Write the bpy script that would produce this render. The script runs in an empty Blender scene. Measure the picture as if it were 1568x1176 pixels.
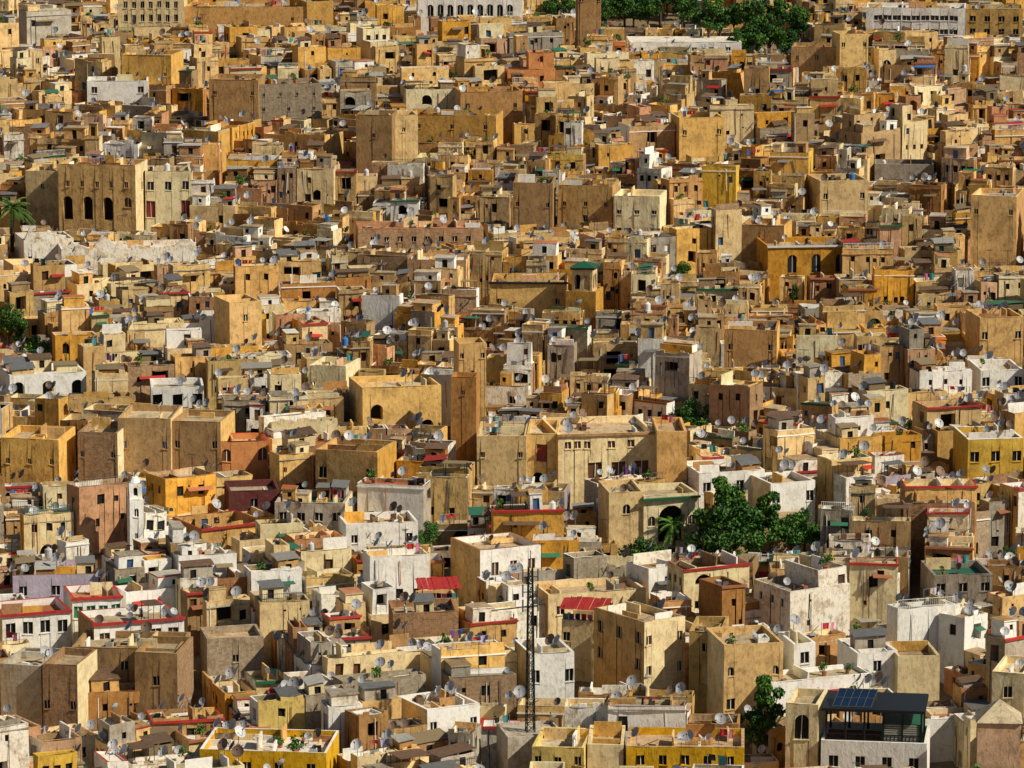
import bpy, math, random
from mathutils import Vector, Matrix
random.seed(23)
R=random.random; U=random.uniform
def G(m,s): return random.gauss(m,s)

# ------------------------------------------------------------------ survey
CAMZ=120.6; SL=0.1155; PITCH=math.radians(10); F=6673.0
def ground(y): return SL*(y-450.0)
CP,SP=math.cos(PITCH),math.sin(PITCH)
def bearing(u,v):
    a=588-v
    dy=F*CP+a*SP; dz=-F*SP+a*CP
    return (u-784)/dy, -dz/dy
def survey(u,v,h=0.0):
    bx,t=bearing(u,v)
    y=(CAMZ+SL*450-h)/(t+SL)
    return bx*y,y
def ppm(y,z):
    return F/(y*CP+(CAMZ-z)*SP)

# ------------------------------------------------------------------ materials
MATS={}
def newmat(name):
    m=bpy.data.materials.new(name); m.use_nodes=True
    nt=m.node_tree; b=nt.nodes['Principled BSDF']
    MATS[name]=m
    return m,nt,b
def N(nt,t,**k):
    n=nt.nodes.new(t)
    for a,v in k.items(): setattr(n,a,v)
    return n
def plaster(name,col,stain=(0.31,0.195,0.10),amt=0.6,rough=0.9,bump=0.35,brick=False,hv=0.28,light=0.45):
    m,nt,b=newmat(name); L=nt.links
    tc=N(nt,'ShaderNodeTexCoord'); oi=N(nt,'ShaderNodeObjectInfo')
    va=N(nt,'ShaderNodeVectorMath',operation='SCALE'); va.inputs[0].default_value=(37,53,71)
    L.new(oi.outputs['Random'],va.inputs['Scale'])
    ad=N(nt,'ShaderNodeVectorMath',operation='ADD'); L.new(tc.outputs['Object'],ad.inputs[0]); L.new(va.outputs[0],ad.inputs[1])
    n1=N(nt,'ShaderNodeTexNoise'); n1.inputs['Scale'].default_value=0.55; n1.inputs['Detail'].default_value=4; n1.inputs['Roughness'].default_value=0.75
    L.new(ad.outputs[0],n1.inputs['Vector'])
    r1=N(nt,'ShaderNodeMapRange'); r1.inputs[1].default_value=0.51; r1.inputs[2].default_value=0.60; r1.inputs[3].default_value=0; r1.inputs[4].default_value=amt
    L.new(n1.outputs['Fac'],r1.inputs[0])
    r1b=N(nt,'ShaderNodeMapRange'); r1b.inputs[1].default_value=0.45; r1b.inputs[2].default_value=0.38; r1b.inputs[3].default_value=0; r1b.inputs[4].default_value=light
    L.new(n1.outputs['Fac'],r1b.inputs[0])
    mp=N(nt,'ShaderNodeMapping'); mp.inputs['Scale'].default_value=(1.7,1.7,0.8); L.new(ad.outputs[0],mp.inputs[0])
    n2=N(nt,'ShaderNodeTexNoise'); n2.inputs['Scale'].default_value=1.5; n2.inputs['Detail'].default_value=4; n2.inputs['Roughness'].default_value=0.72; L.new(mp.outputs[0],n2.inputs['Vector'])
    r2=N(nt,'ShaderNodeMapRange'); r2.inputs[1].default_value=0.52; r2.inputs[2].default_value=0.72; r2.inputs[3].default_value=0; r2.inputs[4].default_value=amt
    L.new(n2.outputs['Fac'],r2.inputs[0])
    c=tuple(col)+(1,)
    m0=N(nt,'ShaderNodeMix',data_type='RGBA'); m0.inputs[6].default_value=c; m0.inputs[7].default_value=tuple(min(.82,x*1.22+.05) for x in col)+(1,)
    L.new(r1b.outputs[0],m0.inputs[0])
    mx=N(nt,'ShaderNodeMix',data_type='RGBA'); L.new(m0.outputs[2],mx.inputs[6]); mx.inputs[7].default_value=tuple(col[i]*0.44+stain[i]*0.25 for i in range(3))+(1,)
    L.new(r1.outputs[0],mx.inputs[0])
    if brick:
        sx=N(nt,'ShaderNodeSeparateXYZ'); L.new(ad.outputs[0],sx.inputs[0])
        s=N(nt,'ShaderNodeMath',operation='ADD'); L.new(sx.outputs[0],s.inputs[0]); L.new(sx.outputs[1],s.inputs[1])
        cx=N(nt,'ShaderNodeCombineXYZ'); L.new(s.outputs[0],cx.inputs[0]); L.new(sx.outputs[2],cx.inputs[1])
        bt=N(nt,'ShaderNodeTexBrick'); L.new(cx.outputs[0],bt.inputs['Vector']); bt.inputs['Scale'].default_value=1.0
        bt.inputs['Brick Width'].default_value=0.42; bt.inputs['Row Height'].default_value=0.22; bt.inputs['Mortar Size'].default_value=0.018
        bt.inputs['Color1'].default_value=c; bt.inputs['Color2'].default_value=tuple(x*0.62 for x in col)+(1,); bt.inputs['Mortar'].default_value=(0.33,0.28,0.22,1)
        L.new(bt.outputs['Color'],mx.inputs[6])
    mx2=N(nt,'ShaderNodeMix',data_type='RGBA'); L.new(r2.outputs[0],mx2.inputs[0]); L.new(mx.outputs[2],mx2.inputs[6]); mx2.inputs[7].default_value=tuple(x*0.3 for x in stain)+(1,)
    hs=N(nt,'ShaderNodeHueSaturation'); L.new(mx2.outputs[2],hs.inputs['Color'])
    mr=N(nt,'ShaderNodeMapRange'); mr.inputs[3].default_value=1-hv; mr.inputs[4].default_value=1+hv; L.new(oi.outputs['Random'],mr.inputs[0]); L.new(mr.outputs[0],hs.inputs['Value'])
    wn=N(nt,'ShaderNodeTexWhiteNoise',noise_dimensions='1D'); L.new(oi.outputs['Random'],wn.inputs['W'])
    mh=N(nt,'ShaderNodeMapRange'); mh.inputs[3].default_value=0.490; mh.inputs[4].default_value=0.510; L.new(wn.outputs['Value'],mh.inputs[0]); L.new(mh.outputs[0],hs.inputs['Hue'])
    ms=N(nt,'ShaderNodeMapRange'); ms.inputs[3].default_value=1.24; ms.inputs[4].default_value=0.95; L.new(wn.outputs['Value'],ms.inputs[0]); L.new(ms.outputs[0],hs.inputs['Saturation'])
    L.new(hs.outputs[0],b.inputs['Base Color'])
    b.inputs['Roughness'].default_value=rough; b.inputs['Specular IOR Level'].default_value=0.15
    bp=N(nt,'ShaderNodeBump'); bp.inputs['Strength'].default_value=bump; bp.inputs['Distance'].default_value=0.2; L.new(n2.outputs['Fac'],bp.inputs['Height']); L.new(bp.outputs[0],b.inputs['Normal'])
    return m
def simple(name,col,rough=0.6,metal=0.0,var=0.25,scale=2.0,wave=None):
    m,nt,b=newmat(name); L=nt.links
    tc=N(nt,'ShaderNodeTexCoord'); n=N(nt,'ShaderNodeTexNoise'); n.inputs['Scale'].default_value=scale; n.inputs['Detail'].default_value=3
    L.new(tc.outputs['Object'],n.inputs['Vector'])
    mx=N(nt,'ShaderNodeMix',data_type='RGBA'); L.new(n.outputs['Fac'],mx.inputs[0])
    mx.inputs[6].default_value=tuple(x*(1-var) for x in col)+(1,); mx.inputs[7].default_value=tuple(min(1,x*(1+var)) for x in col)+(1,)
    oi=N(nt,'ShaderNodeObjectInfo'); hs=N(nt,'ShaderNodeHueSaturation'); mr=N(nt,'ShaderNodeMapRange'); mr.inputs[3].default_value=0.7; mr.inputs[4].default_value=1.2
    L.new(oi.outputs['Random'],mr.inputs[0]); L.new(mr.outputs[0],hs.inputs['Value']); L.new(mx.outputs[2],hs.inputs['Color']); L.new(hs.outputs[0],b.inputs['Base Color'])
    b.inputs['Roughness'].default_value=rough; b.inputs['Metallic'].default_value=metal; b.inputs['Specular IOR Level'].default_value=0.3
    if wave:
        w=N(nt,'ShaderNodeTexWave'); w.inputs['Scale'].default_value=wave; L.new(tc.outputs['Object'],w.inputs['Vector'])
        bp=N(nt,'ShaderNodeBump'); bp.inputs['Distance'].default_value=0.05; L.new(w.outputs['Fac'],bp.inputs['Height']); L.new(bp.outputs[0],b.inputs['Normal'])
    return m
plaster('ochre_plaster',(0.66,0.415,0.155))
plaster('tan_plaster',(0.67,0.46,0.225))
plaster('brown_plaster',(0.41,0.25,0.12))
plaster('cream_plaster',(0.78,0.64,0.39),amt=0.46,hv=.14)
plaster('pink_plaster',(0.60,0.35,0.21))
plaster('white_plaster',(0.83,0.80,0.73),stain=(0.45,0.38,0.28),amt=0.36,hv=0.04)
plaster('old_white_plaster',(0.81,0.75,0.63),stain=(0.5,0.36,0.2),amt=0.8,hv=0.06)
plaster('grey_cement',(0.40,0.355,0.285))
plaster('yellow_plaster',(0.68,0.47,0.14),amt=0.5,hv=.1)
plaster('orange_plaster',(0.54,0.22,0.09),amt=0.45)
plaster('maroon_plaster',(0.14,0.03,0.035),amt=0.4)
plaster('lilac_plaster',(0.42,0.37,0.43),amt=0.35)
plaster('brick_wall',(0.47,0.27,0.14),brick=True)
plaster('block_wall',(0.42,0.35,0.25),brick=True)
plaster('roof_screed',(0.47,0.365,0.235),amt=0.8)
plaster('roof_grey',(0.36,0.32,0.255),amt=0.8)
plaster('roof_white',(0.72,0.67,0.57),amt=0.6,hv=.1)
plaster('roof_earth',(0.35,0.23,0.12),amt=0.8)
plaster('roof_tile_floor',(0.40,0.17,0.10),amt=0.5)
plaster('ground_earth',(0.20,0.15,0.09),amt=0.7)
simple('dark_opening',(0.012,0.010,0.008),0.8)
simple('window_glass',(0.03,0.035,0.04),0.15)
simple('brown_wood',(0.10,0.045,0.02),0.7)
simple('blue_door',(0.05,0.12,0.28),0.6)
simple('red_paint',(0.42,0.03,0.025),0.6,var=.4)
simple('red_wood',(0.25,0.04,0.03),0.6)
simple('green_paint',(0.03,0.16,0.09),0.5)
simple('green_tile',(0.02,0.15,0.075),0.4,wave=3)
simple('tin_rusty',(0.19,0.115,0.07),0.7,0.0,0.5,wave=4)
simple('tin_grey',(0.25,0.25,0.24),0.5,0.2,0.3,wave=4)
simple('tin_pale',(0.50,0.48,0.42),0.6,0.0,0.3,wave=4)
simple('reed_cover',(0.22,0.165,0.09),0.9,0,0.4,scale=6)
simple('steel_dark',(0.02,0.024,0.026),0.45,0.3)
simple('steel_grey',(0.20,0.20,0.20),0.5,0.5)
simple('dish_grey',(0.36,0.36,0.37),0.5)
simple('dish_white',(0.58,0.58,0.57),0.5)
simple('dish_rust',(0.20,0.13,0.09),0.7)
simple('tarp_blue',(0.03,0.14,0.38),0.6)
simple('tank_blue',(0.04,0.18,0.45),0.5)
simple('tank_black',(0.02,0.02,0.02),0.4)
simple('solar_blue',(0.012,0.03,0.07),0.2)
simple('leaf_dark',(0.025,0.075,0.014),0.7,var=0.5,scale=0.7)
simple('leaf_mid',(0.06,0.16,0.02),0.7,var=0.4,scale=0.7)
simple('leaf_light',(0.12,0.22,0.03),0.7,var=0.4,scale=0.7)
simple('bark',(0.10,0.065,0.04),0.9)
simple('terracotta',(0.36,0.13,0.06),0.8)
simple('whitewash_trim',(0.80,0.78,0.72),0.8,var=0.1)
CL=[('white',(0.75,0.75,0.75)),('red',(0.4,0.02,0.03)),('blue',(0.05,0.10,0.32)),('navy',(0.02,0.025,0.09)),('pink',(0.5,0.15,0.25)),('black',(0.015,0.015,0.018)),('teal',(0.06,0.25,0.26)),('purple',(0.14,0.05,0.2)),('beige',(0.5,0.4,0.28)),('lilac',(0.4,0.35,0.5))]
for n,c in CL: simple('cloth_'+n,c,0.9)

# ------------------------------------------------------------------ mesh builder
class MB:
    def __init__(s): s.v=[];s.f=[];s.m=[]
    def poly(s,pts,mat):
        i=len(s.v); s.v.extend(pts); s.f.append(tuple(range(i,i+len(pts)))); s.m.append(mat)
    def box(s,x0,x1,y0,y1,z0,z1,mat,top=None,bottom=False):
        i=len(s.v)
        s.v+=[(x0,y0,z0),(x1,y0,z0),(x1,y1,z0),(x0,y1,z0),(x0,y0,z1),(x1,y0,z1),(x1,y1,z1),(x0,y1,z1)]
        fs=[(0,1,5,4),(1,2,6,5),(2,3,7,6),(3,0,4,7),(4,5,6,7)]
        ms=[mat]*4+[top or mat]
        if bottom: fs.append((3,2,1,0)); ms.append(mat)
        s.f+=[tuple(i+k for k in f) for f in fs]; s.m+=ms
    def wall(s,ox,oy,dx,dy,L,z0,z1,mat,wins=(),rec=0.22,trim=False):
        nx,ny=dy,-dx
        P=lambda x,z,r=0.0:(ox+dx*x-nx*r,oy+dy*x-ny*r,z)
        if not wins:
            s.poly([P(0,z0),P(L,z0),P(L,z1),P(0,z1)],mat); return
        W=[]
        for (fx,tp,w,h,a,wm) in wins:
            xc=fx*L; a0=xc-w/2; a1=xc+w/2; b1=z1-tp; b0=b1-h
            if a0<0.12 or a1>L-0.12 or b0<z0+0.1 or b1>z1-0.1: continue
            if any(not(a1<=q[0]+0.02 or a0>=q[1]-0.02 or b1<=q[2]+0.02 or b0>=q[3]-0.02) for q in W): continue
            W.append((a0,a1,b0,b1,a,wm))
        xs=sorted(set([0.0,L]+[q[0] for q in W]+[q[1] for q in W]))
        for i in range(len(xs)-1):
            xa,xb=xs[i],xs[i+1]
            if xb-xa<1e-6: continue
            cov=sorted([q for q in W if q[0]<=xa+1e-6 and q[1]>=xb-1e-6],key=lambda q:q[2])
            z=z0
            for q in cov:
                if q[2]>z: s.poly([P(xa,z),P(xb,z),P(xb,q[2]),P(xa,q[2])],mat)
                z=q[3]
            s.poly([P(xa,z),P(xb,z),P(xb,z1),P(xa,z1)],mat)
        for (a0,a1,b0,b1,a,wm) in W:
            r=rec if a<5 else 1.3
            s.poly([P(a0,b0,r),P(a1,b0,r),P(a1,b1,r),P(a0,b1,r)],wm)
            s.poly([P(a0,b0),P(a0,b0,r),P(a0,b1,r),P(a0,b1)],mat)
            s.poly([P(a1,b0,r),P(a1,b0),P(a1,b1),P(a1,b1,r)],mat)
            s.poly([P(a0,b0),P(a1,b0),P(a1,b0,r),P(a0,b0,r)],mat)
            s.poly([P(a0,b1,r),P(a1,b1,r),P(a1,b1),P(a0,b1)],mat)
            if a in(1,5):
                rr=(a1-a0)/2; cx=(a0+a1)/2; zc=b1-rr; n=6
                for k in range(n):
                    t0=math.pi/2*k/n; t1=math.pi/2*(k+1)/n
                    s.poly([P(a1,b1),P(cx+rr*math.sin(t0),zc+rr*math.cos(t0)),P(cx+rr*math.sin(t1),zc+rr*math.cos(t1))],mat)
                    s.poly([P(a0,b1),P(cx-rr*math.sin(t1),zc+rr*math.cos(t1)),P(cx-rr*math.sin(t0),zc+rr*math.cos(t0))],mat)
            if trim and a<5:
                def bar(x0_,x1_,q0,q1,rf,rb,mm):
                    s.poly([P(x0_,q0,rf),P(x1_,q0,rf),P(x1_,q1,rf),P(x0_,q1,rf)],mm)
                    s.poly([P(x0_,q1,rf),P(x1_,q1,rf),P(x1_,q1,rb),P(x0_,q1,rb)],mm)
                    s.poly([P(x0_,q0,rb),P(x0_,q0,rf),P(x0_,q1,rf),P(x0_,q1,rb)],mm)
                    s.poly([P(x1_,q0,rf),P(x1_,q0,rb),P(x1_,q1,rb),P(x1_,q1,rf)],mm)
                cx=(a0+a1)/2
                bar(cx-0.035,cx+0.035,b0,b1-0.01,r-0.08,r,trim)
                bar(a0-0.1,a1+0.1,b0-0.12,b0-0.01,-0.09,0,mat)
    def shell(s,x0,x1,y0,y1,z0,z1,mw,wins=None,mw2=None,trim=False,rec=0.22):
        wins=wins or {}
        s.wall(x0,y0,1,0,x1-x0,z0,z1,mw,wins.get('f',()),rec,trim)
        s.wall(x1,y0,0,1,y1-y0,z0,z1,mw2 or mw,wins.get('r',()),rec,trim)
        s.wall(x1,y1,-1,0,x1-x0,z0,z1,mw,wins.get('b',()),rec,trim)
        s.wall(x0,y1,0,-1,y1-y0,z0,z1,mw2 or mw,wins.get('l',()),rec,trim)
    def parapet(s,x0,x1,y0,y1,z0,z1,mw,mr,mt=None,ph=0.9,t=0.22,wins=None,mw2=None,trim=False,mi=None):
        s.shell(x0,x1,y0,y1,z0,z1,mw,wins,mw2,trim)
        mt=mt or mw; mi=mi or mw
        a0,a1,b0,b1=x0+t,x1-t,y0+t,y1-t; zf=z1-ph
        s.poly([(x0,y0,z1),(x1,y0,z1),(a1,b0,z1),(a0,b0,z1)],mt)
        s.poly([(x1,y0,z1),(x1,y1,z1),(a1,b1,z1),(a1,b0,z1)],mt)
        s.poly([(x1,y1,z1),(x0,y1,z1),(a0,b1,z1),(a1,b1,z1)],mt)
        s.poly([(x0,y1,z1),(x0,y0,z1),(a0,b0,z1),(a0,b1,z1)],mt)
        s.poly([(a1,b0,zf),(a0,b0,zf),(a0,b0,z1),(a1,b0,z1)],mi)
        s.poly([(a1,b1,zf),(a1,b0,zf),(a1,b0,z1),(a1,b1,z1)],mi)
        iw=()
        if ph>1.8:
            n=max(1,int((a1-a0)/1.6)); iw=[((k+.5)/n,ph-1.9 if ph>2.2 else .15,U(.6,1.0),1.6,0,random.choice(['dark_opening','brown_wood','dark_opening','blue_door'])) for k in range(n)]
        s.wall(a0,b1,1,0,a1-a0,zf,z1,mi,iw,0.12)
        s.poly([(a0,b0,zf),(a0,b1,zf),(a0,b1,z1),(a0,b0,z1)],mi)
        s.poly([(a0,b0,zf),(a1,b0,zf),(a1,b1,zf),(a0,b1,zf)],mr)
    def rod(s,p,q,r,mat,n=4,r2=None):
        p=Vector(p);q=Vector(q);d=(q-p)
        if d.length<1e-5: return
        d.normalize(); up=Vector((0,0,1)) if abs(d.z)<0.9 else Vector((1,0,0))
        a=d.cross(up).normalized(); b=d.cross(a); r2=r if r2 is None else r2
        i=len(s.v)
        for c,rr in((p,r),(q,r2)):
            for k in range(n):
                t=2*math.pi*k/n+0.4
                s.v.append(tuple(c+a*(rr*math.cos(t))+b*(rr*math.sin(t))))
        for k in range(n):
            s.f.append((i+k,i+(k+1)%n,i+n+(k+1)%n,i+n+k)); s.m.append(mat)
        s.f.append(tuple(i+n+k for k in range(n))); s.m.append(mat)
    def warp(s,a=0.07):   # hand-built walls: nothing is quite straight
        p=[U(0,6) for _ in range(6)]
        out=[]
        for (x,y,z) in s.v:
            out.append((x+a*math.sin(1.7*y+.9*z+p[0]),y+a*math.sin(1.3*x+1.1*z+p[1]),z+a*1.3*math.sin(2.1*x+p[2])*math.sin(1.9*y+p[3])+a*.6*math.sin(.7*x-.5*y+p[4])))
        s.v=out
    def mesh(s,name,smooth=False):
        me=bpy.data.meshes.new(name); me.from_pydata(s.v,[],s.f)
        used=sorted(set(s.m)); idx={n:i for i,n in enumerate(used)}
        for n in used: me.materials.append(MATS[n])
        me.polygons.foreach_set('material_index',[idx[x] for x in s.m])
        if smooth: me.polygons.foreach_set('use_smooth',[True]*len(s.f))
        me.update(); return me
SC=bpy.context.scene.collection
def obj(name,me,loc,rot=0.0,sc=1.0):
    o=bpy.data.objects.new(name,me); SC.objects.link(o); o.location=loc; o.rotation_euler=(0,0,rot)
    if sc!=1.0: o.scale=(sc,sc,sc)
    return o

# ------------------------------------------------------------------ small roof objects (shared meshes)
def dish_mesh(mat,eld):
    mb=MB(); rs=[0,0.22,0.42,0.58]; n=12; el=math.radians(eld)
    nrm=Vector((0,-math.cos(el),math.sin(el))); ax=Vector((1,0,0)); ay=nrm.cross(ax)
    c=Vector((0,-0.12,0.95))
    rings=[]
    for r in rs:
        z=0.5*r*r
        rings.append([c+nrm*z+ax*(r*math.cos(2*math.pi*k/n))+ay*(r*1.08*math.sin(2*math.pi*k/n)) for k in range(n)])
    for j in range(len(rs)-1):
        for k in range(n):
            k2=(k+1)%n
            if j==0: mb.poly([tuple(rings[0][0]),tuple(rings[1][k]),tuple(rings[1][k2])],mat)
            else: mb.poly([tuple(rings[j][k]),tuple(rings[j+1][k]),tuple(rings[j+1][k2]),tuple(rings[j][k2])],mat)
    f=c+nrm*0.62
    mb.rod(c-ay*0.55 if ay.z>0 else c+ay*0.55,f,0.025,'steel_grey'); mb.rod(f-nrm*0.08,f+nrm*0.08,0.07,'steel_dark',6)
    mb.rod((0,0,-0.3),(0,0,0.95),0.035,'steel_grey'); mb.rod((0,0,0.95),c,0.05,'steel_grey')
    return mb.mesh('satellite_dish')
DISH=[dish_mesh('dish_grey',35),dish_mesh('dish_grey',28),dish_mesh('dish_white',38),dish_mesh('dish_rust',32),dish_mesh('dish_grey',42)]
def laundry_mesh(k):
    mb=MB(); L=U(1.8,3.2)
    for x in(-L/2,L/2):
        mb.rod((x,0,0),(x,0,1.75),0.04,'steel_grey')
    mb.rod((-L/2,0,1.7),(L/2,0,1.7),0.015,'steel_grey')
    x=-L/2+0.15
    while x<L/2-0.5:
        w=U(0.3,0.8); h=U(0.4,1.0); m='cloth_'+random.choice(CL)[0]
        n=4; sl=U(-.15,.15)
        for i in range(n):
            xa=x+w*i/n; xb=x+w*(i+1)/n; o=[0.09*math.sin(7*q+k) for q in(xa,xb)]
            mb.poly([(xa+sl,o[0]*1.6,1.7-h+U(-.05,.05)),(xb+sl,o[1]*1.6,1.7-h),(xb,o[1]*.4,1.69),(xa,o[0]*.4,1.69)],m)
        x+=w+U(0.03,0.5)
    return mb.mesh('laundry_line')
LAUN=[laundry_mesh(k) for k in range(12)]
def leafclump(mb,c,r,n,sz,mats,zs=1.0):
    for _ in range(n):
        d=Vector((G(0,1),G(0,1),G(0,1))).normalized()*(r*(R()**0.4)); d.z*=zs
        p=Vector(c)+d
        a=Vector((G(0,1),G(0,1),G(0,1))).normalized(); b=a.cross(Vector((G(0,1),G(0,1),G(0,1)))).normalized()
        s=sz*U(0.6,1.3)
        mb.poly([tuple(p-a*s),tuple(p+b*s*0.6),tuple(p+a*s),tuple(p-b*s*0.6)],random.choice(mats))
def plant_mesh():
    mb=MB()
    mb.rod((0,0,0),(0,0,0.4),0.2,'terracotta',8,0.26)
    mb.rod((0,0,0.4),(0,0,0.8),0.03,'bark')
    for i in range(5): leafclump(mb,(G(0,.18),G(0,.18),U(.6,1.15)),0.3,26,0.11,['leaf_mid','leaf_dark','leaf_light'])
    return mb.mesh('potted_plant')
PLANT=[plant_mesh() for _ in range(4)]
def tank_mesh(m):
    mb=MB(); mb.box(-0.5,0.5,-0.5,0.5,0,0.3,'grey_cement'); mb.rod((0,0,0.3),(0,0,1.25),0.45,m,12); mb.rod((0,0,1.25),(0,0,1.45),0.44,m,12,0.16); mb.rod((0,0,1.45),(0,0,1.53),0.16,m,8)
    return mb.mesh('water_tank')
TANK=[tank_mesh('tank_blue'),tank_mesh('dish_white'),tank_mesh('tank_black')]
def ant_mesh():
    mb=MB(); h=U(2.5,4); mb.rod((0,0,-.2),(0,0,h),0.035,'steel_dark')
    mb.rod((-0.7,0,h-.1),(0.7,0,h-.1),0.025,'steel_dark')
    for i in range(6):
        x=-0.6+i*0.24; l=0.45-0.04*i; mb.rod((x,-l,h-.1),(x,l,h-.1),0.018,'steel_dark')
    return mb.mesh('tv_antenna')
ANT=[ant_mesh() for _ in range(3)]

def put_small(kind,x,y,z,base):
    cx,cy,cz,r=base
    wx=cx+x*math.cos(r)-y*math.sin(r); wy=cy+x*math.sin(r)+y*math.cos(r); wz=cz+z
    if kind=='dish':
        if cy>610 and R()<.4: return
        obj('satellite_dish',random.choice(DISH),(wx,wy,wz),math.radians(G(-38,32)) if R()<0.85 else U(0,6.28),U(0.65,1.15))
        if R()<.4 and cy<600:
            obj('satellite_dish',random.choice(DISH),(wx+U(.7,1.2)*random.choice((-1,1)),wy+U(-.4,.4),wz),math.radians(G(-38,32)),U(0.65,1.1))
    elif kind=='laundry': obj('laundry_line',random.choice(LAUN),(wx,wy,wz),U(-0.7,0.7))
    elif kind=='plant': obj('potted_plant',random.choice(PLANT),(wx,wy,wz),U(0,6),U(0.8,1.7))
    elif kind=='tank': obj('water_tank',random.choice(TANK),(wx,wy,wz),U(0,6),U(0.7,1.0))
    elif kind=='ant': obj('tv_antenna',random.choice(ANT),(wx,wy,wz),U(0,6))

def rwins(L,H,n,mats=('dark_opening','dark_opening','dark_opening','window_glass','brown_wood','blue_door')):
    out=[]
    for _ in range(n):
        q=R()
        fl=random.choice((0.7,3.4)) if H>5 else 0.6
        if q<.2 and L>2.6: out.append((U(.3,.7),fl+U(0,.4),U(1.1,min(2.6,L*.5)),U(1.2,1.9),5 if R()<.12 else 6,'dark_opening'))
        elif q<.34: out.append((U(0.15,0.85),fl+U(0,0.8),U(.2,.35),U(.2,.4),0,'dark_opening'))
        else:
            w=random.choice((0.45,0.6,0.8,0.95)); h=w*U(1.1,1.7)
            out.append((U(0.12,0.88),fl+U(0,0.9),w,h,1 if R()<0.07 else 0,random.choice(mats)))
    if n>=3 and L>4 and R()<.5:
        k=random.choice((2,3)); tp=random.choice((1.1,3.9)) if H>6 else 1.1; w=U(.5,.9)
        out=[((j+.7)/(k+.4),tp,w,w*1.4,0,'dark_opening') for j in range(k)]+out[:1]
    return out
UPM=['white_plaster','cream_plaster','tan_plaster','ochre_plaster','grey_cement','brick_wall','brown_plaster','pink_plaster','old_white_plaster']
ROOFS=['roof_screed','roof_grey','roof_earth','roof_white','roof_screed','roof_tile_floor','roof_grey','roof_earth']
JUNK=['brown_wood','tin_rusty','tin_grey','terracotta','reed_cover','cloth_beige','cloth_white','steel_dark','brown_wood','tin_pale','bark','tank_black']
def railing(mb,x0,x1,y,z,mat='steel_dark'):
    mb.rod((x0,y,z+.9),(x1,y,z+.9),.035,mat); mb.rod((x0,y,z+.1),(x1,y,z+.1),.03,mat)
    n=max(2,int((x1-x0)/.22))
    for i in range(n+1):
        x=x0+(x1-x0)*i/n; mb.rod((x,y,z),(x,y,z+.9),.02,mat,3)
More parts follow.
